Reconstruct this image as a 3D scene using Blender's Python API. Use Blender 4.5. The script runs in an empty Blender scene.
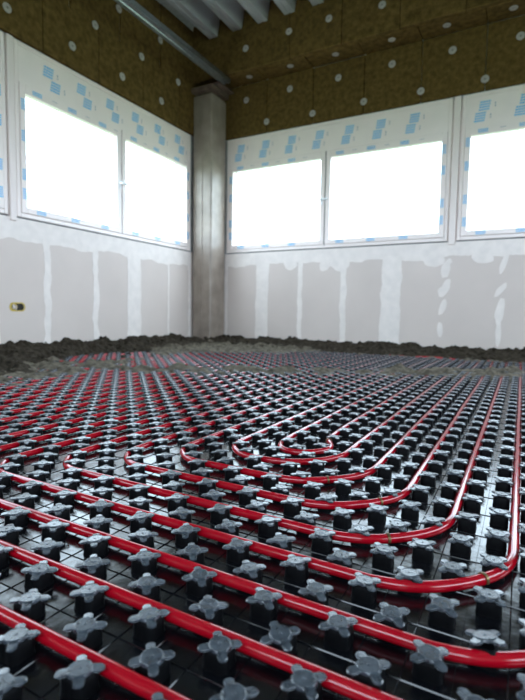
import bpy, bmesh, math, random
from mathutils import Vector, Matrix, noise

random.seed(7)
S = bpy.context.scene
COL = S.collection
XL, YB = -3.445, 4.827          # inner faces of the left and the back wall
XR, YR = 3.4, -2.3              # right and rear wall, behind the viewer
SILL, HEAD, CEIL = 1.086, 2.405, 3.41

# ------------------------------------------------------------------ camera
H = 0.379
yaw, pitch, roll = 0.5005, 0.0765, 0.0166
cam = bpy.data.cameras.new('camera')
cam.sensor_fit = 'VERTICAL'
cam.sensor_height = 36.0
cam.lens = 473.29 / 700 * 36.0
cam.clip_start = 0.02
cam.dof.use_dof = True
cam.dof.focus_distance = 0.95
cam.dof.aperture_fstop = 5.0
camo = bpy.data.objects.new('camera', cam)
COL.objects.link(camo)
fw = Vector((-math.sin(yaw) * math.cos(pitch), math.cos(yaw) * math.cos(pitch), -math.sin(pitch)))
rt = Vector((math.cos(yaw), math.sin(yaw), 0))
up = rt.cross(fw)
rt2 = math.cos(roll) * rt + math.sin(roll) * up
up2 = -math.sin(roll) * rt + math.cos(roll) * up
m3 = Matrix((rt2, up2, -fw)).transposed()
camo.matrix_world = Matrix.Translation((0, 0, H)) @ m3.to_4x4()
S.camera = camo

# ------------------------------------------------------------------ sky and exposure
w = bpy.data.worlds.new('overcast_sky')
S.world = w
w.use_nodes = True
bg = w.node_tree.nodes['Background']
bg.inputs[0].default_value = (0.70, 0.85, 1.0, 1)
bg.inputs[1].default_value = 10.5
S.view_settings.view_transform = 'Standard'
S.view_settings.look = 'None'
S.view_settings.exposure = 0.0
S.view_settings.gamma = 1.0
S.view_settings.use_curve_mapping = False


def portal(name, loc, rot, sx, sy):
    l = bpy.data.lights.new(name, 'AREA')
    l.shape = 'RECTANGLE'
    l.size, l.size_y = sx, sy
    l.cycles.is_portal = True
    o = bpy.data.objects.new(name, l)
    o.location, o.rotation_euler = loc, rot
    COL.objects.link(o)


# daylight portals in the window bands and the rear opening
portal('daylight_back', ((XL + XR) / 2, YB + 0.12, (SILL + HEAD) / 2), (-math.pi / 2, 0, 0), XR - XL, HEAD - SILL)
portal('daylight_left', (XL - 0.12, (YB + YR) / 2, (SILL + HEAD) / 2), (0, -math.pi / 2, 0), HEAD - SILL, YB - YR)
portal('daylight_right', (XR + 0.12, 1.3, (SILL + HEAD) / 2), (0, math.pi / 2, 0), HEAD - SILL, 6.2)
portal('daylight_rear', (0, YR - 0.12, (SILL + HEAD) / 2), (math.pi / 2, 0, 0), 3.0, HEAD - SILL)


# ------------------------------------------------------------------ materials
def mat(name, col, rough=0.6, metal=0.0, spec=0.5, noise_amt=0.0, noise_scale=20.0, bump=0.0, bump_scale=60.0,
        col2=None, detail=4.0, rand=0.0):
    m = bpy.data.materials.new(name)
    m.use_nodes = True
    nt = m.node_tree
    b = nt.nodes['Principled BSDF']
    b.inputs['Base Color'].default_value = (*col, 1)
    b.inputs['Roughness'].default_value = rough
    b.inputs['Metallic'].default_value = metal
    b.inputs['Specular IOR Level'].default_value = spec
    tc = nt.nodes.new('ShaderNodeTexCoord')
    src = tc.outputs['Object']
    if rand:
        oi = nt.nodes.new('ShaderNodeObjectInfo')
        va = nt.nodes.new('ShaderNodeVectorMath')
        va.operation = 'ADD'
        nt.links.new(src, va.inputs[0])
        nt.links.new(oi.outputs['Location'], va.inputs[1])
        src = va.outputs[0]
    if noise_amt:
        n = nt.nodes.new('ShaderNodeTexNoise')
        n.inputs['Scale'].default_value = noise_scale
        n.inputs['Detail'].default_value = detail
        nt.links.new(src, n.inputs['Vector'])
        r = nt.nodes.new('ShaderNodeValToRGB')
        c2 = col2 or tuple(min(1, c * (1 + noise_amt)) for c in col)
        c1 = tuple(c * (1 - noise_amt) for c in col)
        r.color_ramp.elements[0].color = (*c1, 1)
        r.color_ramp.elements[1].color = (*c2, 1)
        r.color_ramp.elements[0].position = 0.3
        r.color_ramp.elements[1].position = 0.7
        nt.links.new(n.outputs['Fac'], r.inputs['Fac'])
        nt.links.new(r.outputs['Color'], b.inputs['Base Color'])
    if bump:
        n2 = nt.nodes.new('ShaderNodeTexNoise')
        n2.inputs['Scale'].default_value = bump_scale
        n2.inputs['Detail'].default_value = 5
        nt.links.new(src, n2.inputs['Vector'])
        bp = nt.nodes.new('ShaderNodeBump')
        bp.inputs['Strength'].default_value = bump
        bp.inputs['Distance'].default_value = 0.01
        nt.links.new(n2.outputs['Fac'], bp.inputs['Height'])
        nt.links.new(bp.outputs['Normal'], b.inputs['Normal'])
    return m


M = {}
M['gypsum'] = mat('gypsum', (0.70, 0.60, 0.545), 0.9, noise_amt=0.05, noise_scale=1.6)
M['putty'] = mat('putty', (0.87, 0.78, 0.725), 0.85, noise_amt=0.05, noise_scale=14, bump=0.1, bump_scale=30)
M['masonry'] = mat('masonry', (0.45, 0.44, 0.43), 0.95, noise_amt=0.15)
M['wool'] = mat('wool', (0.128, 0.078, 0.024), 0.95, spec=0.1, noise_amt=0.38, noise_scale=22, bump=0.6, bump_scale=90,
                col2=(0.175, 0.108, 0.034), detail=8)
M['fastener'] = mat('fastener', (0.44, 0.40, 0.375), 0.6, noise_amt=0.1)
M['fastener_plug'] = mat('fastener_plug', (0.22, 0.21, 0.2), 0.6)
M['pvc'] = mat('pvc', (0.93, 0.82, 0.77), 0.35, noise_amt=0.02, noise_scale=6)
M['strip'] = mat('strip', (0.86, 0.75, 0.70), 0.5)
M['rubber'] = mat('rubber', (0.02, 0.02, 0.022), 0.7)
M['print'] = mat('print', (0.16, 0.50, 0.80), 0.4)
M['print_grey'] = mat('print_grey', (0.42, 0.42, 0.48), 0.4)
M['handle'] = mat('handle', (0.86, 0.86, 0.88), 0.3)
M['concrete'] = mat('concrete', (0.30, 0.245, 0.20), 0.42, noise_amt=0.2, noise_scale=7, bump=0.15, bump_scale=50)
M['deck'] = mat('deck', (0.55, 0.56, 0.58), 0.4, metal=0.3, noise_amt=0.08, noise_scale=3)
M['galv'] = mat('galv', (0.34, 0.37, 0.40), 0.3, metal=0.9, noise_amt=0.2, noise_scale=40)
M['pipe'] = mat('pipe', (0.34, 0.002, 0.010), 0.13, spec=0.6, noise_amt=0.06, noise_scale=9)
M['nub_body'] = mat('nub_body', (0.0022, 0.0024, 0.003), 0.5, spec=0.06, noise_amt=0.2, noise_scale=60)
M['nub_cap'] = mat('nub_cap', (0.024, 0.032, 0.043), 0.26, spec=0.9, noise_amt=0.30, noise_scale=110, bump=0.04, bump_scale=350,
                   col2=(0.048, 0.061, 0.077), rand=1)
for nm_, sw in (('nub_cap', 0.42),):
    b_ = M[nm_].node_tree.nodes['Principled BSDF']      # dust sheen, added to whiten caps at grazing angles like window reflections
    b_.inputs['Sheen Weight'].default_value = sw
    b_.inputs['Sheen Roughness'].default_value = 0.26
    b_.inputs['Sheen Tint'].default_value = (0.85, 0.92, 1.0, 1)
M['dirt'] = mat('dirt', (0.030, 0.024, 0.017), 0.95, spec=0.1, noise_amt=0.5, noise_scale=30, bump=0.8, bump_scale=120,
                col2=(0.075, 0.06, 0.043), detail=8)
M['crumb'] = mat('crumb', (0.11, 0.095, 0.07), 0.95, spec=0.1, noise_amt=0.6, noise_scale=25, bump=0.8, bump_scale=140,
                 col2=(0.20, 0.17, 0.13), detail=8)
M['screed'] = mat('screed', (0.3, 0.29, 0.27), 0.9, noise_amt=0.2)
M['grass'] = mat('grass', (0.22, 0.27, 0.16), 0.95, noise_amt=0.2, noise_scale=2)
M['yellow'] = mat('yellow', (0.62, 0.44, 0.08), 0.5, noise_amt=0.1)
M['brass'] = mat('brass', (0.16, 0.10, 0.04), 0.4, metal=0.7)
M['cap_brown'] = mat('cap_brown', (0.15, 0.105, 0.08), 0.6, noise_amt=0.3, noise_scale=15)  # mottled brown for the column cap
M['dark'] = mat('dark', (0.03, 0.025, 0.02), 0.7)


def plate_material():
    m = mat('plate', (0.003, 0.0035, 0.005), 0.17, spec=0.5)
    nt = m.node_tree
    b = nt.nodes['Principled BSDF']
    b.inputs['Sheen Weight'].default_value = 0.05  # slight sheen added to lift the plate's brightness at grazing angles
    b.inputs['Sheen Roughness'].default_value = 0.3
    tc = nt.nodes.new('ShaderNodeTexCoord')
    sep = nt.nodes.new('ShaderNodeSeparateXYZ')
    nt.links.new(tc.outputs['Object'], sep.inputs[0])
    vals = []
    for ax, off in (('X', OX), ('Y', OY)):
        a = nt.nodes.new('ShaderNodeMath'); a.operation = 'SUBTRACT'; a.inputs[1].default_value = off + 0.025 - 50
        nt.links.new(sep.outputs[ax], a.inputs[0])
        f = nt.nodes.new('ShaderNodeMath'); f.operation = 'PINGPONG'; f.inputs[1].default_value = 0.025
        nt.links.new(a.outputs[0], f.inputs[0])
        g = nt.nodes.new('ShaderNodeMath'); g.operation = 'GREATER_THAN'; g.inputs[1].default_value = 0.0012
        nt.links.new(f.outputs[0], g.inputs[0])
        vals.append(g)
    mn = nt.nodes.new('ShaderNodeMath'); mn.operation = 'MINIMUM'
    nt.links.new(vals[0].outputs[0], mn.inputs[0]); nt.links.new(vals[1].outputs[0], mn.inputs[1])
    n = nt.nodes.new('ShaderNodeTexNoise'); n.inputs['Scale'].default_value = 35; n.inputs['Detail'].default_value = 3
    nt.links.new(tc.outputs['Object'], n.inputs['Vector'])
    ad = nt.nodes.new('ShaderNodeMath'); ad.operation = 'MULTIPLY_ADD'; ad.inputs[1].default_value = 0.3
    nt.links.new(n.outputs['Fac'], ad.inputs[0]); nt.links.new(mn.outputs[0], ad.inputs[2])
    bp = nt.nodes.new('ShaderNodeBump'); bp.inputs['Strength'].default_value = 0.7; bp.inputs['Distance'].default_value = 0.003
    nt.links.new(ad.outputs[0], bp.inputs['Height'])
    nt.links.new(bp.outputs['Normal'], b.inputs['Normal'])
    return m


def glass_material():
    m = bpy.data.materials.new('window_glass')
    m.use_nodes = True
    nt = m.node_tree
    nt.nodes.remove(nt.nodes['Principled BSDF'])
    out = nt.nodes['Material Output']
    t = nt.nodes.new('ShaderNodeBsdfTransparent'); t.inputs[0].default_value = (0.97, 0.985, 0.98, 1)
    g = nt.nodes.new('ShaderNodeBsdfGlossy'); g.inputs['Roughness'].default_value = 0.02
    lw = nt.nodes.new('ShaderNodeLayerWeight'); lw.inputs[0].default_value = 0.5
    pw = nt.nodes.new('ShaderNodeMath'); pw.operation = 'POWER'; pw.inputs[1].default_value = 5.0
    nt.links.new(lw.outputs['Facing'], pw.inputs[0])
    fr = nt.nodes.new('ShaderNodeMath'); fr.operation = 'MULTIPLY_ADD'; fr.inputs[1].default_value = 0.9; fr.inputs[2].default_value = 0.04
    nt.links.new(pw.outputs[0], fr.inputs[0])
    mx = nt.nodes.new('ShaderNodeMixShader')
    nt.links.new(fr.outputs[0], mx.inputs[0]); nt.links.new(t.outputs[0], mx.inputs[1]); nt.links.new(g.outputs[0], mx.inputs[2])
    nt.links.new(mx.outputs[0], out.inputs['Surface'])
    return m


P = 0.05                              # half the nub pitch
OX, OY = -0.319, 0.3561               # a nub centre
M['plate'] = plate_material()
M['glass'] = glass_material()


# ------------------------------------------------------------------ mesh helpers
def obj(name, me, m=None, parent=None, loc=None, smooth=False):
    if isinstance(me, bmesh.types.BMesh):
        bm = me
        me = bpy.data.meshes.new(name)
        bm.to_mesh(me)
        bm.free()
    if m is not None and not me.materials:
        me.materials.append(M[m])
    if smooth:
        for p in me.polygons:
            p.use_smooth = True
    o = bpy.data.objects.new(name, me)
    COL.objects.link(o)
    if parent is not None:
        o.parent = parent
    if loc is not None:
        o.location = loc
    return o


def tag(o, label=None, cat=None, group=None, kind=None):
    if label: o['label'] = label
    if cat: o['category'] = cat
    if group: o['group'] = group
    if kind: o['kind'] = kind
    return o


def empty(name, loc=(0, 0, 0)):
    o = bpy.data.objects.new(name, None)
    o.empty_display_size = 0.1
    COL.objects.link(o)
    o.location = loc
    return o


def box(bm, x0, x1, y0, y1, z0, z1, bevel=0.0):
    vs = [bm.verts.new((x, y, z)) for z in (z0, z1) for y in (y0, y1) for x in (x0, x1)]
    fs = [bm.faces.new([vs[i] for i in q]) for q in
          ((0, 2, 3, 1), (4, 5, 7, 6), (0, 1, 5, 4), (2, 6, 7, 3), (0, 4, 6, 2), (1, 3, 7, 5))]
    if bevel:
        es = list({e for f in fs for e in f.edges})
        bmesh.ops.bevel(bm, geom=es, offset=bevel, segments=1, affect='EDGES', profile=0.5)


class Wall:
    """maps (a = along the wall, d = into the room, z) to the world"""
    def __init__(self, kind): self.kind = kind
    def pt(self, a, d, z):
        return Vector((a, YB - d, z)) if self.kind == 'back' else Vector((XL + d, a, z))
    def box(self, bm, a0, a1, d0, d1, z0, z1, bevel=0.0):
        p, q = self.pt(a0, d0, z0), self.pt(a1, d1, z1)
        box(bm, min(p.x, q.x), max(p.x, q.x), min(p.y, q.y), max(p.y, q.y), z0, z1, bevel)
    def rot(self):
        # local x = along, local z = into the room, local y = up
        if self.kind == 'back':
            return Matrix(((1, 0, 0), (0, 0, -1), (0, 1, 0))).to_4x4()
        return Matrix(((0, 0, 1), (1, 0, 0), (0, 1, 0))).to_4x4()
    def poly(self, bm, pts, d0, d1):
        """prism over an outline of (a, z) points"""
        lo = [bm.verts.new(self.pt(a, d0, z)) for a, z in pts]
        hi = [bm.verts.new(self.pt(a, d1, z)) for a, z in pts]
        n = len(pts)
        bm.faces.new(hi)
        for i in range(n):
            bm.faces.new((lo[i], lo[(i + 1) % n], hi[(i + 1) % n], hi[i]))
        bmesh.ops.recalc_face_normals(bm, faces=bm.faces[:])


BACK, LEFT = Wall('back'), Wall('left')


def wbox(wall, *a, bevel=0.0):
    bm = bmesh.new()
    wall.box(bm, *a, bevel=bevel)
    return bm


# ------------------------------------------------------------------ floor, ground, ceiling
bm = bmesh.new(); box(bm, XL - 0.3, XR + 0.3, YR - 0.3, YB + 0.3, -0.25, -0.016)
tag(obj('floor', bm, 'screed'), 'grey concrete floor under the heating panels', 'floor', kind='structure')
bm = bmesh.new(); box(bm, -150, 150, -150, 150, -0.6, -0.3)
tag(obj('ground', bm, 'grass'), 'pale ground outside the building', 'ground', kind='structure')

ceil = empty('ceiling', (0, 0, CEIL))
tag(ceil, 'corrugated grey steel deck ceiling', 'ceiling', kind='structure')
PIT = 0.31
BD = 0.30                             # depth of the boxed-in beam
x = -3.30
RIBX = []
while x < XR:
    RIBX.append(x); x += PIT
prof = ((0.0, 0.19), (0.06, 0.19), (0.09, 0.0), (0.137, 0.0), (0.142, 0.006), (0.147, 0.006), (0.152, 0.0), (0.20, 0.0), (0.23, 0.19), (PIT, 0.19))
for k in range(0, len(RIBX), 3):
    bm = bmesh.new()
    row = []
    for rx in RIBX[k:k + 3]:
        for (u, v) in prof[:-1]:
            row.append((rx + u, v))
    row.append((RIBX[min(k + 2, len(RIBX) - 1)] + PIT, 0.19))
    a = [bm.verts.new((px, YR, pz)) for px, pz in row]
    b = [bm.verts.new((px, YB - BD - 0.008, pz)) for px, pz in row]
    a2 = [bm.verts.new((px, YR, pz + 0.004)) for px, pz in row]
    b2 = [bm.verts.new((px, YB - BD - 0.008, pz + 0.004)) for px, pz in row]
    for i in range(len(row) - 1):
        bm.faces.new((a[i], a[i + 1], b[i + 1], b[i]))
        bm.faces.new((a2[i], b2[i], b2[i + 1], a2[i + 1]))
    o = obj('deck_sheet', bm, 'deck', ceil)
bm = bmesh.new(); box(bm, XL - 0.4, XR + 0.4, YR - 0.4, YB + 0.4, 0.205, 0.35)
obj('roof_slab', bm, 'masonry', ceil)

# ------------------------------------------------------------------ walls out of the picture (raw openings let daylight in)
bm = bmesh.new()
for y0, y1, z0, z1 in ((YR, YB, -0.05, SILL), (YR, YB, HEAD, CEIL + 0.2), (YR, -1.8, SILL, HEAD), (4.4, YB, SILL, HEAD)):
    box(bm, XR, XR + 0.25, y0, y1, z0, z1)
tag(obj('wall_right', bm, 'masonry'), 'raw wall with open window band on the right', 'wall', kind='structure')
bm = bmesh.new()
for x0, x1, z0, z1 in ((XL, XR, -0.05, SILL), (XL, XR, HEAD, CEIL + 0.2), (XL, -1.5, SILL, HEAD), (1.5, XR, SILL, HEAD)):
    box(bm, x0, x1, YR - 0.25, YR, z0, z1)
tag(obj('wall_rear', bm, 'masonry'), 'raw rear wall with a wide opening', 'wall', kind='structure')

# ------------------------------------------------------------------ left and back wall
def fastener_mesh():
    bm = bmesh.new()
    n = 20
    prof = ((0.0, 0.002), (0.009, 0.002), (0.010, 0.006), (0.02, 0.006), (0.033, 0.004), (0.035, 0.0))
    rings = []
    for r, z in prof:
        if r == 0:
            rings.append([bm.verts.new((0, 0, z))])
        else:
            rings.append([bm.verts.new((r * math.cos(2 * math.pi * i / n), r * math.sin(2 * math.pi * i / n), z)) for i in range(n)])
    for i in range(n):
        f = bm.faces.new((rings[0][0], rings[1][i], rings[1][(i + 1) % n])); f.material_index = 1
        for k in range(1, len(rings) - 1):
            f = bm.faces.new((rings[k][i], rings[k + 1][i], rings[k + 1][(i + 1) % n], rings[k][(i + 1) % n]))
    me = bpy.data.meshes.new('fastener_disc')
    bm.to_mesh(me); bm.free()
    me.materials.append(M['fastener']); me.materials.append(M['fastener_plug'])
    return me


FAST = fastener_mesh()


def slab(parent, bm_args, wall, soffit=False):
    a0, a1, d0, d1, z0, z1 = bm_args
    g = 0.002
    bm = bmesh.new()
    wall.box(bm, a0 + g, a1 - g, d0, d1, z0 + (0 if soffit else g), z1 - g, bevel=0.006)
    return obj('insulation_slab', bm, 'wool', parent)


def fasten(parents, wall, a, d, z, down=False):
    """a fastener disc on the slab that covers it"""
    best = min(parents, key=lambda s: 0 if (s[1][0] <= a <= s[1][1] and (down or s[1][4] <= z <= s[1][5])) else 1 + abs((s[1][0] + s[1][1]) / 2 - a))
    o = obj('fastener_disc', FAST, None, best[0])
    if down:
        o.matrix_basis = Matrix.Translation(wall.pt(a, d, z)) @ Matrix.Rotation(math.pi, 4, 'X')
    else:
        o.matrix_basis = Matrix.Translation(wall.pt(a, d, z)) @ wall.rot()
    return o


def wall_core(wall, a0, a1):
    bm = bmesh.new()
    wall.box(bm, a0, a1, -0.25, -0.0135, -0.05, SILL + 0.004)
    wall.box(bm, a0, a1, -0.25, -0.0135, HEAD + 0.004, CEIL + 0.16)
    return bm


wb = tag(obj('wall_back', wall_core(BACK, XL - 0.25, XR), 'masonry'), 'plasterboard wall with window band and brown wool insulation above, right of the corner', 'wall', kind='structure')
wl = tag(obj('wall_left', wall_core(LEFT, YR, YB), 'masonry'), 'plasterboard wall with window band and brown wool insulation above, left of the corner', 'wall', kind='structure')

# insulation, back wall: flush band and boxed-in beam
S0 = [XL, -3.18] + [-2.63 + 0.556 * i for i in range(11)] + [XR]
sl = []
for i in range(len(S0) - 1):
    dd = 0.012 + random.uniform(-0.004, 0.004)
    ar = (S0[i], S0[i + 1], -0.013, dd, HEAD + 0.006, 2.986)
    sl.append((slab(wb, ar, BACK), ar, dd))
for i in range(11):
    for a, z in ((-2.63 + 0.556 * i, 2.52), (-2.90 + 0.552 * i, 2.82)):
        s = [t for t in sl if t[1][0] - 0.001 <= a <= t[1][1] + 0.001][0]
        fasten(sl, BACK, a, max(t[2] for t in sl if t[1][0] - 0.05 <= a <= t[1][1] + 0.05), z + random.uniform(-0.01, 0.01))
beam = tag(empty('insulated_beam', ((XL + XR) / 2, YB - BD / 2, 2.99)), 'beam boxed in brown wool insulation under the ceiling along the right wall', 'beam')
bm = bmesh.new(); BACK.box(bm, XL, XR, 0.0, BD - 0.05, 3.03, CEIL)
bm.transform(Matrix.Translation(-beam.location)); obj('beam_core', bm, 'masonry', beam)
fs, ss = [], []
S1 = [XL] + [-2.78 + 0.556 * i for i in range(11)] + [XR]
for i in range(len(S1) - 1):
    dd = BD + random.uniform(-0.004, 0.004)
    ar = (S1[i], S1[i + 1], BD - 0.05, dd, 2.985, CEIL + 0.195)
    o = slab(beam, ar, BACK, True); o.matrix_parent_inverse = Matrix.Translation(-beam.location)
    fs.append((o, ar, dd))
    ar = (S0[i] if i else XL, S0[i + 1], 0.0, BD - 0.052, 2.985 + random.uniform(-0.003, 0.003), 3.028)
    if i < len(S0) - 1:
        o = slab(beam, ar, BACK, True); o.matrix_parent_inverse = Matrix.Translation(-beam.location)
        ss.append((o, ar, 0))
for a, z in ((-2.74, 3.20), (-2.23, 3.24), (-1.80, 3.25), (-1.28, 3.23), (-0.72, 3.24), (-0.16, 3.23), (0.4, 3.24), (0.96, 3.24), (1.5, 3.23)):
    fasten(fs, BACK, a, BD + 0.003, z)
for i, a in enumerate((-2.78, -2.28, -1.78, -1.22, -0.73, -0.2, 0.35, 0.9, 1.45)):
    fasten(ss, BACK, a, 0.15, 2.984, down=True)

# insulation, left wall: two courses
sl = []
for (z0, z1, off) in ((HEAD + 0.006, 2.886, 0.0), (2.884, CEIL + 0.15, 0.28)):
    ys = [YR] + [YR + 0.35 + off + 0.565 * i for i in range(13) if YR + 0.35 + off + 0.565 * i < YB - 0.1] + [YB - 0.014]
    for i in range(len(ys) - 1):
        dd = (0.024 if off == 0 else 0.004) + random.uniform(-0.004, 0.004)
        ar = (ys[i], ys[i + 1], -0.013, dd, z0, z1)
        sl.append((slab(wl, ar, LEFT), ar, dd))
for i in range(10):
    for a, z in ((3.97 - 0.565 * i, 2.575), (4.23 - 0.565 * i, 2.885), (3.97 - 0.575 * i, 3.185)):
        fasten(sl, LEFT, a + random.uniform(-0.01, 0.01), 0.027 if z < 3 else 0.008, z + random.uniform(-0.01, 0.01))

# plasterboard
def boards(parent, wall, edges, hole=None):
    for i in range(len(edges) - 1):
        bm = bmesh.new()
        a0, a1 = edges[i] + 0.0015, edges[i + 1] - 0.0015
        if hole and a0 < hole[0] < a1:
            h0, h1, hz0, hz1 = hole
            for r in ((a0, h0, -0.05, SILL - 0.003), (h1, a1, -0.05, SILL - 0.003), (h0, h1, -0.05, hz0), (h0, h1, hz1, SILL - 0.003)):
                wall.box(bm, r[0], r[1], -0.0133, 0.0, r[2], r[3])
        else:
            wall.box(bm, a0, a1, -0.0133, 0.0, -0.05, SILL - 0.003)
        obj('plasterboard', bm, 'gypsum', parent)


boards(wb, BACK, [XL, -2.66, -1.18, 0.30, 1.78, XR])
boards(wl, LEFT, [YR, -0.82, 0.64, 2.10, 3.585, YB - 0.014], hole=(2.268, 2.372, 0.37, 0.43))


def ns(v, s): return noise.noise(Vector((v * s, s * 3.1, 7.7)))


def putty_strip(parent, wall, a, width, z0, z1, seed, rough=0.25):
    n = 40
    l, r = [], []
    for i in range(n + 1):
        z = z0 + (z1 - z0) * i / n
        wv = width * (1 + rough * noise.noise(Vector((z * 9, seed, 0))) + rough * 0.6 * noise.noise(Vector((z * 30, seed, 4))))
        c = a + width * 0.35 * rough * noise.noise(Vector((z * 6, seed, 9))) * 2
        l.append((c - wv / 2, z)); r.append((c + wv / 2, z))
    bm = bmesh.new()
    wall.poly(bm, l + r[::-1], -0.001, 0.0022)
    obj('putty_strip', bm, 'putty', parent)


def putty_dab(parent, wall, a, z, length, width, tilt, seed):
    pts = []
    for i in range(22):
        t = 2 * math.pi * i / 22
        k = 1 + 0.22 * noise.noise(Vector((math.cos(t) * 1.7, math.sin(t) * 1.7, seed)))
        u, v = math.cos(t) * width / 2 * k, math.sin(t) * length / 2 * k
        pts.append((a + u * math.cos(tilt) + v * math.sin(tilt), z + v * math.cos(tilt) - u * math.sin(tilt)))
    bm = bmesh.new()
    wall.poly(bm, pts, -0.001, 0.0024 + 0.0003 * (seed * 1.37 % 1.0) + 0.0001 * (seed % 7))
    obj('putty_dab', bm, 'putty', parent)


def putty_band(parent, wall, a0, a1, zmid, seed):
    n = int((a1 - a0) / 0.02)
    lo = []
    for i in range(n + 1):
        a = a0 + (a1 - a0) * i / n
        z = zmid + 0.035 * noise.noise(Vector((a * 2.6, seed, 0))) + 0.022 * noise.noise(Vector((a * 9, seed, 2))) + 0.007 * noise.noise(Vector((a * 35, seed, 5)))
        lo.append((a, z))
    bm = bmesh.new()
    wall.poly(bm, lo + [(a1, SILL - 0.003), (a0, SILL - 0.003)], -0.001, 0.0018)
    obj('putty_band', bm, 'putty', parent)


putty_band(wb, BACK, -3.17, XR, 0.935, 3.3)
putty_band(wl, LEFT, YR, 4.5, 0.915, 8.1)
for k, (a, wd, rg) in enumerate(((-3.15, 0.035, 0.3), (-2.66, 0.165, 0.10), (-2.18, 0.055, 0.35), (-1.68, 0.065, 0.25), (-1.18, 0.20, 0.12), (0.30, 0.18, 0.12), (0.8, 0.06, 0.3), (1.78, 0.18, 0.12))):
    putty_strip(wb, BACK, a, wd, 0.0, 0.96, 1.3 * k + 0.4, rg)
for k, (a, wd, rg) in enumerate(((4.485, 0.05, 0.6), (4.11, 0.035, 0.3), (3.585, 0.22, 0.08), (3.09, 0.07, 0.45), (2.59, 0.075, 0.4), (2.13, 0.09, 0.3), (1.6, 0.07, 0.3), (0.64, 0.18, 0.1))):
    putty_strip(wl, LEFT, a, wd * 0.85, 0.0, 0.95, 1.7 * k + 11.4, rg)
for k, (a, z, ln, wd, tl) in enumerate(((-0.665, 0.83, 0.16, 0.085, 0.15), (-0.64, 0.90, 0.06, 0.05, 0.5), (-0.66, 0.66, 0.17, 0.07, 0.35), (-0.69, 0.62, 0.10, 0.08, 0.1),
        (-0.68, 0.47, 0.15, 0.06, 0.3), (-0.695, 0.255, 0.15, 0.055, -0.1), (-0.175, 0.86, 0.19, 0.05, 0.3), (-0.19, 0.63, 0.14, 0.05, 0.65),
        (-0.185, 0.44, 0.24, 0.075, 0.15), (-0.19, 0.24, 0.25, 0.05, 0.02), (1.3, 0.7, 0.2, 0.06, 0.2), (1.28, 0.4, 0.2, 0.06, 0.1))):
    putty_dab(wb, BACK, a, z, ln, wd, tl, k * 2.1)
for k, (a, z, ln, wd, tl) in enumerate(((-2.3, 0.93, 0.12, 0.16, 0), (-1.72, 0.92, 0.15, 0.22, 0), (-1.9, 0.90, 0.1, 0.12, 0), (-0.35, 0.93, 0.12, 0.2, 0), (-0.78, 0.92, 0.13, 0.2, 0))):
    putty_dab(wb, BACK, a, z, ln, wd, tl, k * 3.3 + 50)

# ------------------------------------------------------------------ windows
def joint_strip(wall, a0, a1):
    bm = bmesh.new()
    wall.box(bm, a0, a1, -0.02, 0.018, SILL - 0.03, HEAD, 0.004)
    wall.box(bm, a0 - 0.012, a1 + 0.012, -0.09, -0.072, SILL - 0.03, HEAD)  # unseen backing, added to keep sky light out of the side gaps
    return bm


def ring(bm, wall, a0, a1, z0, z1, wd, d0, d1, wtop=None, bevel=0.004):
    wt = wtop or wd
    wall.box(bm, a0, a0 + wd, d0, d1, z0, z1, bevel)
    wall.box(bm, a1 - wd, a1, d0, d1, z0, z1, bevel)
    wall.box(bm, a0 + wd, a1 - wd, d0, d1, z0, z0 + wd, bevel)
    wall.box(bm, a0 + wd, a1 - wd, d0, d1, z1 - wt, z1, bevel)


def print_mesh(rows, cols, wd, ht, skew):
    """a printed block: rows of short letter-like dashes on the protective film"""
    bm = bmesh.new()
    rh = ht / rows
    for r in range(rows):
        for c in range(cols):
            cw = wd / cols
            x0 = -wd / 2 + c * cw + skew * (r - rows / 2) * rh
            y0 = -ht / 2 + r * rh
            box(bm, x0, x0 + cw * 0.88, y0, y0 + rh * 0.64, 0, 0.0006)
    me = bpy.data.meshes.new('film_print')
    bm.to_mesh(me); bm.free()
    me.materials.append(M['print'])
    return me


PR_BIG = print_mesh(4, 4, 0.088, 0.088, 0.15)
PR_RAIL = print_mesh(3, 5, 0.085, 0.034, 0.0)
PR_STILE = print_mesh(5, 3, 0.034, 0.085, 0.0)
PR_NOTE = print_mesh(1, 3, 0.05, 0.007, 0.0); PR_NOTE.materials[0] = M['print_grey']
PR_DOT = print_mesh(2, 1, 0.011, 0.045, 0.0); PR_DOT.materials[0] = M['print_grey']


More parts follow.
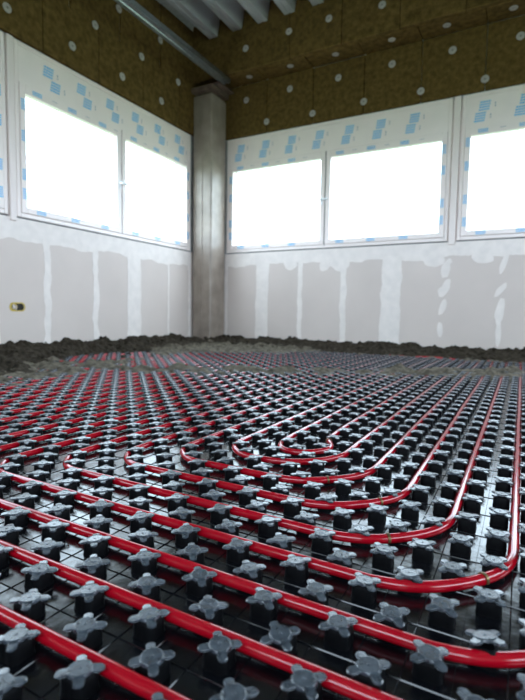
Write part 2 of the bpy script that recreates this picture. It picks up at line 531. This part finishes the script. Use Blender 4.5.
def window(name, wall, a0, a1, label, stagger, visible=True):
    """outer frame with a tall head panel and two sashes"""
    root = empty(name, wall.pt((a0 + a1) / 2, 0, SILL))
    tag(root, label, 'window', kind='structure')
    inv = Matrix.Translation(-root.location)

    def part(nm, bm, m, parent=root):
        o = obj(nm, bm, m, parent)
        if parent is root:
            o.matrix_parent_inverse = inv
        return o
    bm = bmesh.new()
    ring(bm, wall, a0, a1, SILL + 0.008, HEAD, 0.034, -0.07, 0.004, 0.034)
    part('frame', bm, 'pvc')
    part('head_panel', wbox(wall, a0 + 0.034, a1 - 0.034, -0.06, 0.0, 2.105, HEAD - 0.034, bevel=0.003), 'pvc')
    part('gasket', wbox(wall, a0, a1, -0.06, -0.008, SILL + 0.001, SILL + 0.0085), 'rubber')
    mid = (a0 + a1) / 2
    part('mullion', wbox(wall, mid - 0.02, mid + 0.02, -0.06, -0.006, SILL + 0.042, 2.105), 'rubber')
    for k, (p0, p1) in enumerate(((a0 + 0.036, mid - 0.006), (mid + 0.006, a1 - 0.036))):
        bm = bmesh.new()
        ring(bm, wall, p0, p1, SILL + 0.044, 2.103, 0.05, -0.05, 0.012, 0.072)
        s = part('sash', bm, 'pvc')
        g = part('glass', wbox(wall, p0 + 0.046, p1 - 0.046, -0.03, -0.022, SILL + 0.09, 2.035), 'glass', s)
        if k == 0:
            ha = p1 - 0.025
            bm = bmesh.new()
            wall.box(bm, ha - 0.014, ha + 0.014, 0.012, 0.024, 1.545, 1.62, 0.004)
            wall.box(bm, ha - 0.011, ha + 0.011, 0.024, 0.055, 1.585, 1.607, 0.003)
            wall.box(bm, ha - 0.012, ha + 0.075, 0.045, 0.062, 1.585, 1.609, 0.005)
            part('handle', bm, 'handle', s)

    def stick(nm, me, a, d, z):
        o = obj(nm, me, None, root)
        o.matrix_parent_inverse = inv
        o.matrix_basis = Matrix.Translation(wall.pt(a, d, z)) @ wall.rot()
    if visible:
        n = int((a1 - a0 - 0.16) / 0.325)
        a_first = {'back': a0 + 0.19, 'left': a0 + 0.30}[wall.kind]
        for i in range(n + 1):
            a = a_first + 0.326 * i
            if a > a1 - 0.1: break
            stick('film_print', PR_BIG, a, 0.0003, 2.288)
            stick('film_print', PR_BIG, a + stagger, 0.0003, 2.193)
            stick('film_note', PR_DOT, a + 0.085, 0.0003, 2.285)
            stick('film_note', PR_DOT, a + stagger + 0.085, 0.0003, 2.19)
        for p0, p1 in ((a0 + 0.036, mid - 0.006), (mid + 0.006, a1 - 0.036)):
            a = p0 + 0.15
            while a < p1 - 0.1:
                stick('film_print', PR_RAIL, a, 0.0123, 2.066)
                stick('film_print', PR_RAIL, a + 0.02, 0.0123, SILL + 0.069)
                stick('film_note', PR_NOTE, a + 0.16, 0.0123, 2.07)
                a += 0.33
            for ac in ((p0 + 0.025,) if p0 < mid - 0.1 else (p1 - 0.025,)):
                for z in (1.28, 1.45, 1.74, 1.96):
                    if abs(z - 1.58) > 0.1:
                        stick('film_print', PR_STILE, ac, 0.0123, z + random.uniform(-0.03, 0.03))
    return root


window('window_1', LEFT, 2.335, 4.50, 'white framed two-sash window with blue film print, nearest the column on left wall', 0.065)
window('window_2', LEFT, 0.10, 2.265, 'white framed window cut by the left edge of the picture', 0.065)
window('window_3', LEFT, -2.15, 0.03, 'white framed window farther along left wall', 0.065, False)
window('window_4', BACK, -3.155, -0.665, 'wide white framed two-sash window right of the column', -0.035)
window('window_5', BACK, -0.585, 1.90, 'white framed window cut by the right edge of the picture', -0.035)
bm = bmesh.new(); BACK.box(bm, 1.905, XR, -0.2, -0.01, SILL, HEAD); obj('wall_pier', bm, 'masonry', wb)
bm = bmesh.new(); BACK.box(bm, XL - 0.25, -3.16, -0.25, -0.02, SILL, HEAD + 0.01); obj('wall_pier', bm, 'masonry', wb)
bm = bmesh.new(); LEFT.box(bm, YR, -2.155, -0.2, -0.01, SILL, HEAD); obj('wall_pier', bm, 'masonry', wl)
bm = bmesh.new(); LEFT.box(bm, 4.505, YB - 0.014, -0.25, -0.02, SILL, HEAD + 0.01); obj('wall_pier', bm, 'masonry', wl)
tag(obj('trim_1', joint_strip(LEFT, 2.272, 2.325), 'strip'), 'white joint strip between the two left-wall windows', 'trim', kind='structure')
tag(obj('trim_2', joint_strip(BACK, -0.655, -0.595), 'strip'), 'white joint strip between the two windows of the right wall', 'trim', kind='structure')
tag(obj('trim_3', joint_strip(LEFT, 0.036, 0.094), 'strip'), 'white joint strip outside the picture on left wall', 'trim', kind='structure')

# ------------------------------------------------------------------ electrical double box
eb = tag(empty('socket_box', LEFT.pt(2.32, 0, 0.40)), 'yellow-rimmed empty double socket box in left plasterboard wall', 'socket box')
def oval(a, z, hw, hh, n=28):
    pts = []
    for i in range(n):
        t = 2 * math.pi * i / n
        ct, st = math.cos(t), math.sin(t)
        pts.append((a + (hw - hh) * (1 if ct > 0.001 else -1 if ct < -0.001 else 0) + hh * ct, z + hh * st))
    return pts
def oval_ring(a, z, hw, hh, th, d0, d1):
    bm = bmesh.new()
    o_, i_ = oval(a, z, hw, hh), oval(a, z, hw - th, hh - th)
    def loop(p, d): return [bm.verts.new(LEFT.pt(u, d, v)) for u, v in p]
    A, B, C, D = loop(o_, d0), loop(o_, d1), loop(i_, d1), loop(i_, d0)
    n = len(o_)
    for i in range(n):
        j = (i + 1) % n
        for p, q in ((A, B), (B, C), (C, D)):
            bm.faces.new((p[i], p[j], q[j], q[i]))
    bmesh.ops.recalc_face_normals(bm, faces=bm.faces[:])
    return bm
inv = Matrix.Translation(-eb.location)
for nm, bmx, mm in (('rim', oval_ring(2.32, 0.40, 0.066, 0.036, 0.009, -0.013, 0.003), 'yellow'),
                    ('cup', oval_ring(2.293, 0.40, 0.027, 0.027, 0.005, -0.013, 0.001), 'yellow'),
                    ('cup', oval_ring(2.347, 0.40, 0.027, 0.027, 0.005, -0.013, 0.001), 'dark')):
    o = obj(nm, bmx, mm, eb); o.matrix_parent_inverse = inv
bm = bmesh.new(); LEFT.box(bm, 2.269, 2.371, -0.0132, -0.011, 0.371, 0.429)
o = obj('box_floor', bm, 'dark', eb); o.matrix_parent_inverse = inv
bm = bmesh.new(); LEFT.box(bm, 2.285, 2.298, -0.011, 0.004, 0.385, 0.42, 0.003); LEFT.box(bm, 2.306, 2.312, -0.011, 0.006, 0.378, 0.41, 0.002)
o = obj('wire_end', bm, 'pvc', eb); o.matrix_parent_inverse = inv

# ------------------------------------------------------------------ column and steel channel
co = tag(empty('column', (-3.31, 4.67, 0)), 'grey concrete corner column between the two window walls', 'column')
inv = Matrix.Translation(-co.location)
bm = bmesh.new(); box(bm, XL + 0.02, -3.165, 4.515, YB - 0.016, -0.01, 2.83, 0.012)
o = obj('shaft', bm, 'concrete', co); o.matrix_parent_inverse = inv
bm = bmesh.new(); box(bm, XL + 0.02, -3.13, 4.47, YB - 0.016, 2.855, 2.91, 0.008)
box(bm, XL + 0.04, -3.19, 4.54, YB - 0.016, 2.83, 2.856)
box(bm, XL + 0.02, -3.06, 4.50, YB - 0.016, 2.91, 2.925, 0.004)
o = obj('cap', bm, 'cap_brown', co); o.matrix_parent_inverse = inv
bm = bmesh.new(); box(bm, -3.30, -3.285, 4.508, 4.516, 0.0, 2.8, 0.002)
o = obj('edge_bead', bm, 'concrete', co); o.matrix_parent_inverse = inv

pr = [(-0.05, 0), (-0.05, 0.045), (-0.042, 0.045), (-0.042, 0.006), (-0.012, 0.006), (-0.006, 0.014), (0.006, 0.014), (0.012, 0.006), (0.042, 0.006), (0.042, 0.045), (0.05, 0.045), (0.05, 0)]
pr = pr + [(0.014, 0.0), (0.008, 0.008), (-0.008, 0.008), (-0.014, 0.0)]
bm = bmesh.new()
y0, y1 = YR + 0.01, 4.60
A = [bm.verts.new((u, y0, v)) for u, v in pr]; B = [bm.verts.new((u, y1, v)) for u, v in pr]
for i in range(len(pr)):
    j = (i + 1) % len(pr)
    bm.faces.new((A[i], A[j], B[j], B[i]))
bm.faces.new(A); bm.faces.new(B)
bmesh.ops.recalc_face_normals(bm, faces=bm.faces[:])
ch = tag(obj('steel_channel', bm, 'galv', None, (-3.03, 0, 2.927)), 'galvanised steel channel running under the ceiling to the column head', 'channel')

# ------------------------------------------------------------------ nub lattice
def nub_xy(m, n): return OX + m * P, OY + n * P


# pipe route in lattice units: near ends are nested U turns, far ends shift by two (one double spiral)
K = 25
NFAR = 88.5
def base_n(k): return 15.5 - 2 * k
def lm(k): return -5.5 - 2 * k
def rm(k): return -3.5 + 2 * k
def corner(c, d_in, d_out, r, n=10):
    """rounded corner at c between unit directions, returns points"""
    c = Vector(c); a = c - Vector(d_in) * r; b = c + Vector(d_out) * r
    o = a + Vector(d_out) * r
    pts = []
    for i in range(n + 1):
        t = i / n * math.pi / 2
        pts.append(tuple(o - Vector(d_out) * r * math.cos(t) + Vector(d_in) * r * math.sin(t)))
    return pts
UP, DN, LT, RT = (0, 1), (0, -1), (-1, 0), (1, 0)
def dense(c, n=6):
    out = []
    for i in range(len(c) - 1):
        p0, p1, p2, p3 = (Vector(c[max(0, min(len(c) - 1, i + j))]) for j in (-1, 0, 1, 2))
        for t in (q / n for q in range(n)):
            out.append(tuple(0.5 * (2 * p1 + (p2 - p0) * t + (2 * p0 - 5 * p1 + 4 * p2 - p3) * t * t + (3 * p1 - p0 - 3 * p2 + p3) * t ** 3)))
    return out + [c[-1]]
def near_u_from_right(k):
    """down the right leg, along the base, up the left leg"""
    if k == 0:
        return dense([(-3.5, 24), (-3.5, 21.5), (-3.42, 20.2), (-3.05, 19.0), (-2.62, 17.9), (-2.6, 17.0), (-3.0, 16.0), (-3.8, 15.45), (-4.6, 15.5), (-5.25, 16.1), (-5.5, 17.2), (-5.5, 19), (-5.5, 24)])
    return corner((rm(k), base_n(k)), DN, LT, 4.0 if k > 6 else 3.5 if k > 1 else 3.0, 16) + corner((lm(k), base_n(k)), LT, UP, 2.0, 14)
def far_lr(k):
    """up the left leg k, across, down right leg k+2"""
    n = 60.5 + 1.0 * k
    n = NFAR - 0.30 * (K - 1 - k)
    return corner((lm(k), n), UP, RT, 2.2) + corner((rm(k + 2), n), RT, DN, 2.2)
def flip(p): return p[::-1]
# strand one, outwards from the innermost bend: L0 -> far -> R2 -> U2 -> L2 -> ...
s1 = []
k = 0
while True:
    if k > 0: s1 += near_u_from_right(k)
    if k + 2 > K: s1 += [(lm(k), 85)]; break
    s1 += far_lr(k)
    k += 2
# strand two: R0 -> far -> R1 -> U1 -> L1 -> far -> R3 ...
nf = NFAR - 0.30 * K - 0.6
s2 = corner((rm(0), nf), UP, RT, 0.99, 6) + corner((rm(1), nf), RT, DN, 0.99, 6)
k = 1
while True:
    s2 += near_u_from_right(k)
    if k + 2 > K: s2 += [(lm(k), 85)]; break
    s2 += far_lr(k)
    k += 2
route = flip(s2) + near_u_from_right(0) + s1
pts = [Vector((OX + m * P, OY + n * P)) for m, n in route]
# keep the pipe clear of the nub bodies in the bends
def nearest_nub(p):
    mm, nn = (p.x - OX) / P, (p.y - OY) / P
    best = None
    for i in range(math.floor(mm) - 1, math.floor(mm) + 3):
        for j in range(math.floor(nn) - 1, math.floor(nn) + 3):
            if (i + j) % 2 == 0:
                q = Vector(nub_xy(i, j)); d = (p - q).length
                if best is None or d < best[0]: best = (d, q)
    return best
for it in range(40):
    new = [p.copy() for p in pts]
    for i in range(1, len(pts) - 1):
        if (pts[i + 1] - pts[i]).length < 0.12 and (pts[i] - pts[i - 1]).length < 0.12:
            new[i] = pts[i] * 0.5 + (pts[i - 1] + pts[i + 1]) * 0.25
            if it < 30 and new[i].y < OY + 78 * P:
                d, q = nearest_nub(new[i])
                if 1e-5 < d < 0.0225:
                    new[i] = q + (new[i] - q) * ((0.0225 * 0.5 + d * 0.5) / d)
    pts = new


def tube(path, r, n=12):
    bm = bmesh.new()
    rings = []
    L_ = len(path)
    for i, p in enumerate(path):
        t = (path[min(i + 1, L_ - 1)] - path[max(i - 1, 0)]).normalized()
        side = t.cross(Vector((0, 0, 1)))
        if side.length < 1e-4: side = Vector((1, 0, 0))
        side.normalize(); upv = side.cross(t)
        rings.append([bm.verts.new(p + side * r * math.cos(2 * math.pi * k / n) + upv * r * math.sin(2 * math.pi * k / n)) for k in range(n)])
    for a, b in zip(rings, rings[1:]):
        for k in range(n):
            bm.faces.new((a[k], a[(k + 1) % n], b[(k + 1) % n], b[k]))
    bm.faces.new(rings[0][::-1]); bm.faces.new(rings[-1])
    bmesh.ops.recalc_face_normals(bm, faces=bm.faces[:])
    return bm


PR, PZ = 0.0080, 0.0110
path = []
for i, p in enumerate(pts):
    if i:
        seg = (p - pts[i - 1]).length
        if seg > 0.3:
            for t in range(1, int(seg / 0.25)):
                f = t / int(seg / 0.25)
                q = pts[i - 1].lerp(p, f)
                path.append(Vector((q.x + random.uniform(-0.0012, 0.0012), q.y, PZ + random.uniform(0, 0.001))))
    path.append(Vector((p.x, p.y, PZ)))
tag(obj('heating_pipe', tube(path, PR, 14), 'pipe', smooth=True), 'red glossy underfloor heating pipe coiled in a double spiral between black nubs', 'pipe')

# brass pipe clips in the right-hand bends
def clip(m, n, ordinal):
    p = min(path, key=lambda q: (q.x - OX - m * P) ** 2 + (q.y - OY - n * P) ** 2)
    i = path.index(p)
    t = (path[i + 1] - path[i - 1]).normalized()
    side = t.cross(Vector((0, 0, 1))).normalized(); upv = Vector((0, 0, 1))
    bm = bmesh.new()
    rg = []
    N = 14
    for k in range(N + 1):
        a = -0.35 + (math.pi + 0.7) * k / N
        for r in (PR + 0.0002, PR + 0.0016):
            for s in (-0.0022, 0.0022):
                rg.append(bm.verts.new(side * r * math.cos(a) + upv * r * math.sin(a) + t * s))
    for k in range(N):
        a, b = rg[4 * k:4 * k + 4], rg[4 * k + 4:4 * k + 8]
        for i0, i1 in ((0, 1), (1, 3), (3, 2), (2, 0)):
            bm.faces.new((a[i0], a[i1], b[i1], b[i0]))
    bm.faces.new((rg[0], rg[1], rg[3], rg[2])); bm.faces.new((rg[-4], rg[-2], rg[-1], rg[-3]))
    bmesh.ops.recalc_face_normals(bm, faces=bm.faces[:])
    tag(obj('pipe_clip', bm, 'brass', None, p), 'small brass clip around red pipe in the ' + ordinal, 'clip', 'brass clips on the pipe bends')
clip(6.04, 6.98, 'wide right-hand bend closest to the camera')
clip(3.13, 8.09, 'second right-hand bend counted from the camera')
clip(2.08, 11.05, 'third right-hand bend counted from the camera')
clip(-0.65, 11.92, 'fourth right-hand bend counted from the camera')
clip(-3.16, 18.6, 'pinched innermost loop')


# ------------------------------------------------------------------ studded panels
def cap_mesh(n, hi=True):
    def rad(t):
        # disc with four round lobes, lobe axes at 0, 90, 180, 270 degrees after the 45 degree turn
        u = (t - math.pi / 4) % (math.pi / 2)
        u = min(u, math.pi / 2 - u)
        R0, RC, RL = 0.0132, 0.0186, 0.0056
        r = R0
        s = RC * math.sin(u)
        if s < RL:
            r = max(r, RC * math.cos(u) + math.sqrt(RL * RL - s * s))
        # fillet
        u2 = u / 0.5
        r = max(r, R0 + 0.0062 * max(0, 1 - u2) ** 2)
        return r
    bm = bmesh.new()
    def loop(scale, z, f=rad):
        out = []
        for i in range(n):
            t = 2 * math.pi * (i + 0.5) / n
            r = f(t) * scale
            zz = z - (0.0008 * max(0, r - 0.0135) / 0.01)
            out.append(bm.verts.new((r * math.cos(t), r * math.sin(t), zz)))
        return out
    disc = lambda t: 0.0118
    zt = 0.0235
    loops = [loop(0.9, zt - 0.0042), loop(1.0, zt - 0.0032), loop(1.0, zt - 0.0018), loop(0.95, zt - 0.0009)]
    if hi:
        loops += [loop(1.0, zt - 0.0008, lambda t: 0.0126), loop(1.0, zt + 0.0005, lambda t: 0.0119), loop(1.0, zt + 0.0006, lambda t: 0.0112), loop(1.0, zt + 0.0002, lambda t: 0.0106), loop(1.0, zt + 0.0002, lambda t: 0.0022), loop(1.0, zt + 0.0009, lambda t: 0.0012)]
    else:
        loops += [loop(1.0, zt - 0.0002, lambda t: 0.0135)]
    for a, b in zip(loops, loops[1:]):
        for i in range(n):
            bm.faces.new((a[i], a[(i + 1) % n], b[(i + 1) % n], b[i]))
    bm.faces.new(loops[-1]); bm.faces.new(loops[0][::-1])
    bmesh.ops.recalc_face_normals(bm, faces=bm.faces[:])
    return bm


def body_bm(n):
    bm = bmesh.new()
    def loop(r0, z):
        return [bm.verts.new(((r0 + 0.0022 * math.cos(4 * (t - math.pi / 4))) * math.cos(t), (r0 + 0.0022 * math.cos(4 * (t - math.pi / 4))) * math.sin(t), z))
                for t in (2 * math.pi * (i + 0.5) / n for i in range(n))]
    loops = [loop(0.0172, -0.0005), loop(0.0162, 0.004), loop(0.0158, 0.0165), loop(0.0122, 0.0215)]
    for a, b in zip(loops, loops[1:]):
        for i in range(n):
            bm.faces.new((a[i], a[(i + 1) % n], b[(i + 1) % n], b[i]))
    bm.faces.new(loops[-1])
    bmesh.ops.recalc_face_normals(bm, faces=bm.faces[:])
    return bm


def tomesh(bm, name, m):
    me = bpy.data.meshes.new(name)
    bm.to_mesh(me); bm.free()
    me.materials.append(M[m])
    return me


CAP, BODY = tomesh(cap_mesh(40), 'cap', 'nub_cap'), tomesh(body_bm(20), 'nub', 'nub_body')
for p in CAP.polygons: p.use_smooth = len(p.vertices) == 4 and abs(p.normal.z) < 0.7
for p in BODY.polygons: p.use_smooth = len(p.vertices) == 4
CAPL, BODYL = tomesh(cap_mesh(24, False), 'cap_low', 'nub_cap'), tomesh(body_bm(8), 'nub_low', 'nub_body')


def in_view(X, Y, margin=18):
    d = Vector((X, Y, 0.02 - H))
    z = d.dot(fw)
    if z < 0.1: return None
    px, py = 262.5 + 473.29 * d.dot(rt2) / z, 350 - 473.29 * d.dot(up2) / z
    if -margin < px < 525 + margin and py < 700 + margin: return z
    return None


def joined(name, base_meshes, spots, parent, mname):
    vs, fs = [], []
    me0 = base_meshes
    bv = [v.co.copy() for v in me0.vertices]
    bf = [tuple(p.vertices) for p in me0.polygons]
    for (X, Y) in spots:
        o = len(vs)
        vs += [(v.x + X, v.y + Y, v.z) for v in bv]
        fs += [tuple(i + o for i in f) for f in bf]
    me = bpy.data.meshes.new(name)
    me.from_pydata(vs, [], fs)
    me.materials.append(M[mname])
    o = obj(name, me, None, parent)
    o['kind'] = 'stuff'
    return o


def panel(m0, m1, n0, n1, label, limit):
    x0, x1 = OX + m0 * P, OX + m1 * P
    y0, y1 = OY + n0 * P, min(OY + n1 * P, YB - 0.02)
    x0 = max(x0, XL + 0.02)
    bm = bmesh.new(); box(bm, x0 + 0.0003, x1 - 0.0003, y0, y1, -0.016, 0.0)
    root = tag(empty('studded_panel', (0, 0, 0)), label, 'floor panel')
    obj('base_sheet', bm, 'plate', root)
    # moulded ridges between the nub rows
    vs, fs = [], []
    def ridge(p, q, side):
        o = len(vs)
        for c in (p, q):
            vs.append((c[0] - side[0], c[1] - side[1], -0.0002)); vs.append((c[0], c[1], 0.0012)); vs.append((c[0] + side[0], c[1] + side[1], -0.0002))
        fs.append((o, o + 1, o + 4, o + 3)); fs.append((o + 1, o + 2, o + 5, o + 4))
    for m in range(math.ceil(m0), math.floor(m1)):
        X = OX + (m + 0.5) * P
        if X > XL + 0.05: ridge((X, y0), (X, y1), (0.0010, 0))
    for n in range(math.ceil(n0), math.floor(n1)):
        Y = OY + (n + 0.5) * P
        if Y < y1 and n % 2 == 0: ridge((x0, Y), (x1, Y), (0, 0.0009))
    me = bpy.data.meshes.new('ridge_grid'); me.from_pydata(vs, [], fs); me.materials.append(M['plate'])
    obj('ridge_grid', me, None, root)['kind'] = 'stuff'
    near, rest = [], []
    for m in range(math.ceil(m0), math.floor(m1) + 1):
        for n in range(math.ceil(n0), math.floor(n1) + 1):
            if (m + n) % 2: continue
            X, Y = nub_xy(m, n)
            if X < XL + 0.05 or n > 79: continue
            z = in_view(X, Y)
            (near if z is not None else rest).append((z or 0, X, Y, m, n))
    near.sort()
    rest += near[limit:]
    for z, X, Y, m, n in near[:limit]:
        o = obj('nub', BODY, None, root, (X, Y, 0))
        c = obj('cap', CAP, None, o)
        if (m, n) == (6, 4):
            c.rotation_euler = (math.radians(-12), math.radians(-7), 0.3); c.location = (0.004, 0.002, 0.0035)
        else:
            c.rotation_euler = (random.gauss(0, 0.035), random.gauss(0, 0.035), random.gauss(0, 0.06))
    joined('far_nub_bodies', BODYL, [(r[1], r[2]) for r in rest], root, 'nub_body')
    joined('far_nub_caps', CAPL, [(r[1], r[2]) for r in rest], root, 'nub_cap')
    return root


panel(-64, 5.5, -42.5, 92, 'black plastic studded heating panel covering most of the floor', 300)
panel(5.5, 52.5, -42.5, 92, 'narrow strip of black studded heating panel along the right edge of the picture', 60)

# ------------------------------------------------------------------ dirt
def fbm(x, y, s, seed):
    v = Vector((x * s, y * s, seed))
    return noise.noise(v) + 0.5 * noise.noise(v * 2.1) + 0.25 * noise.noise(v * 4.3) + 0.14 * noise.noise(v * 9.0)


def heap(name, x0, x1, y0, y1, step, hfun, m, label, zmin=0.0):
    nx, ny = int((x1 - x0) / step) + 1, int((y1 - y0) / step) + 1
    hs = {}
    for i in range(nx):
        for j in range(ny):
            X, Y = x0 + i * step, y0 + j * step
            hs[i, j] = hfun(X, Y)
    vid, vs, fs = {}, [], []
    def vv(i, j):
        if (i, j) not in vid:
            vid[i, j] = len(vs)
            jx, jy = random.uniform(-0.3, 0.3) * step, random.uniform(-0.3, 0.3) * step
            X, Y = x0 + i * step + (jx if 0 < i < nx - 1 else 0), y0 + j * step + (jy if 0 < j < ny - 1 else 0)
            vs.append((X, Y, max(hs[i, j], -0.008)))
        return vid[i, j]
    for i in range(nx - 1):
        for j in range(ny - 1):
            if max(hs[i, j], hs[i + 1, j], hs[i, j + 1], hs[i + 1, j + 1]) > zmin and not (x0 + (i + 0.5) * step < -3.165 and y0 + (j + 0.5) * step > 4.515):
                fs.append((vv(i, j), vv(i + 1, j), vv(i + 1, j + 1), vv(i, j + 1)))
    me = bpy.data.meshes.new(name)
    me.from_pydata(vs, [], fs)
    me.materials.append(M[m])
    return tag(obj(name, me), label, 'dirt', kind='stuff')


def sm(a, b, x):
    t = max(0, min(1, (x - a) / (b - a)))
    return t * t * (3 - 2 * t)


def h_back(X, Y):
    t = YB - Y
    wdt = 0.56 + 0.08 * fbm(X, 0, 1.3, 2) + 0.25 * math.exp(-((X + 3.0) / 0.8) ** 2) - 0.16 * math.exp(-((X + 0.72) / 0.25) ** 2)
    e = 0.100 + 0.022 * fbm(X, Y, 3.5, 5) + 0.024 * fbm(X, Y, 13, 6)
    return e * (1 - sm(0.12, wdt, t)) - 0.004 + 0.028 * (1 - sm(wdt - 0.1, wdt + 0.15, t)) * max(-0.4, fbm(X, Y, 9, 8)) - 0.012 * sm(wdt, wdt + 0.1, t)


def h_left(X, Y):
    t = X - XL
    wdt = 0.70 + 0.18 * fbm(0, Y, 1.1, 12) + 0.25 * math.exp(-((Y - 1.5) / 0.5) ** 2)
    e = 0.115 + 0.024 * fbm(X, Y, 3.0, 15) + 0.028 * fbm(X, Y, 11, 16)
    h = e * (1 - sm(0.10, wdt, t)) - 0.004 + 0.045 * (1 - sm(wdt, wdt + 0.3, t)) * max(-0.6, fbm(X, Y, 6, 18)) - 0.010 * sm(wdt, wdt + 0.1, t)
    h += 0.075 * math.exp(-(((X + 2.62) / 0.16) ** 2 + ((Y - 1.62) / 0.22) ** 2)) * (1 + 0.8 * fbm(X, Y, 9, 41))
    # a low hollow where the pipes still show
    g = math.exp(-(((X + 2.93) / 0.22) ** 2 + ((Y - 2.72) / 0.30) ** 2))
    return h - 0.13 * g


def h_band(X, Y):
    # line of crumbs tracked across the panels
    yc = 2.30 + (X + 2.0) * 0.60
    t = abs(Y - yc)
    w_ = 0.16 + 0.06 * fbm(X, 1, 2, 22) + 0.10 * sm(-0.9, 0.0, X)
    band = (1 - sm(w_ * 0.4, w_ + 0.16, t)) * sm(-2.6, -2.2, X)
    # crumbs fallen in front of the left bank and around the corner
    edge = X - (-2.36 + 0.24 * (1 - sm(1.2, 2.1, Y)) + 0.10 * fbm(0, Y, 1.7, 31) - 0.35 * sm(2.3, 3.0, Y) + 0.30 * sm(3.2, 4.0, Y))
    left = 1 - sm(-0.05, 0.25, edge)
    corner_ = 1 - sm(1.65, 2.05, math.hypot(X - XL, (YB - Y) * 1.25) + 0.15 * fbm(X, Y, 2, 33))
    back = 1 - sm(0.45, 0.75, YB - Y + 0.12 * fbm(X, 0, 2, 37))
    k = max(band, left, corner_, back * 0.7)
    g = math.exp(-(((X + 2.93) / 0.22) ** 2 + ((Y - 2.72) / 0.30) ** 2))
    return 0.030 * k + 0.020 * corner_ + 0.006 * sm(-1.0, -0.4, X) * band + 0.042 * k * fbm(X, Y, 8, 24) - 0.010 - 0.09 * g


heap('dirt_berm', XL + 0.001, XR, YB - 0.95, YB - 0.003, 0.013, h_back, 'dirt', 'dark dirt bank along the foot of the right wall')
heap('dirt_berm', XL + 0.003, XL + 1.35, 0.6, YB - 0.6, 0.013, h_left, 'dirt', 'dark lumpy dirt bank along the foot of left wall')
heap('dirt_crumbs', XL + 0.1, 0.9, 1.0, YB - 0.1, 0.013, h_band, 'crumb', 'greyish crumbled dirt scattered in a band across the far panels', zmin=0.002)
# clods
CLODS = []
for k in range(3):
    bm = bmesh.new()
    bmesh.ops.create_icosphere(bm, subdivisions=2, radius=1.0)
    for v in bm.verts:
        v.co *= 1 + 0.35 * noise.noise(v.co * 1.6 + Vector((k * 7, 0, 0)))
        v.co.z *= 0.7
    CLODS.append([tuple(v.co) for v in bm.verts]); CF = [tuple(v.index for v in f.verts) for f in bm.faces]; bm.free()
vs, fs = [], []
for i in range(420):
    if random.random() < 0.5:
        X = random.uniform(XL + 0.05, XL + 1.1); Y = random.uniform(1.0, 4.4); h = h_left(X, Y)
    else:
        X = random.uniform(XL + 0.06, 1.0); Y = YB - random.uniform(0.05, 0.6); h = h_back(X, Y)
    if X < -3.14 and Y > 4.49: continue
    if h < 0.004: h = 0.003
    r = 0.008 + 0.022 * random.random() ** 2.5
    c = random.choice(CLODS); a = random.uniform(0, 6.28); o = len(vs)
    for (x, y, z) in c:
        vs.append((X + r * (x * math.cos(a) - y * math.sin(a)), Y + r * (x * math.sin(a) + y * math.cos(a)), max(h + r * (z + 0.3), 0.0005)))
    fs += [tuple(j + o for j in f) for f in CF]
me = bpy.data.meshes.new('dirt_clods'); me.from_pydata(vs, [], fs); me.materials.append(M['dirt'])
tag(obj('dirt_clods', me), 'loose dark clods of earth lying on the dirt banks', 'dirt', kind='stuff')
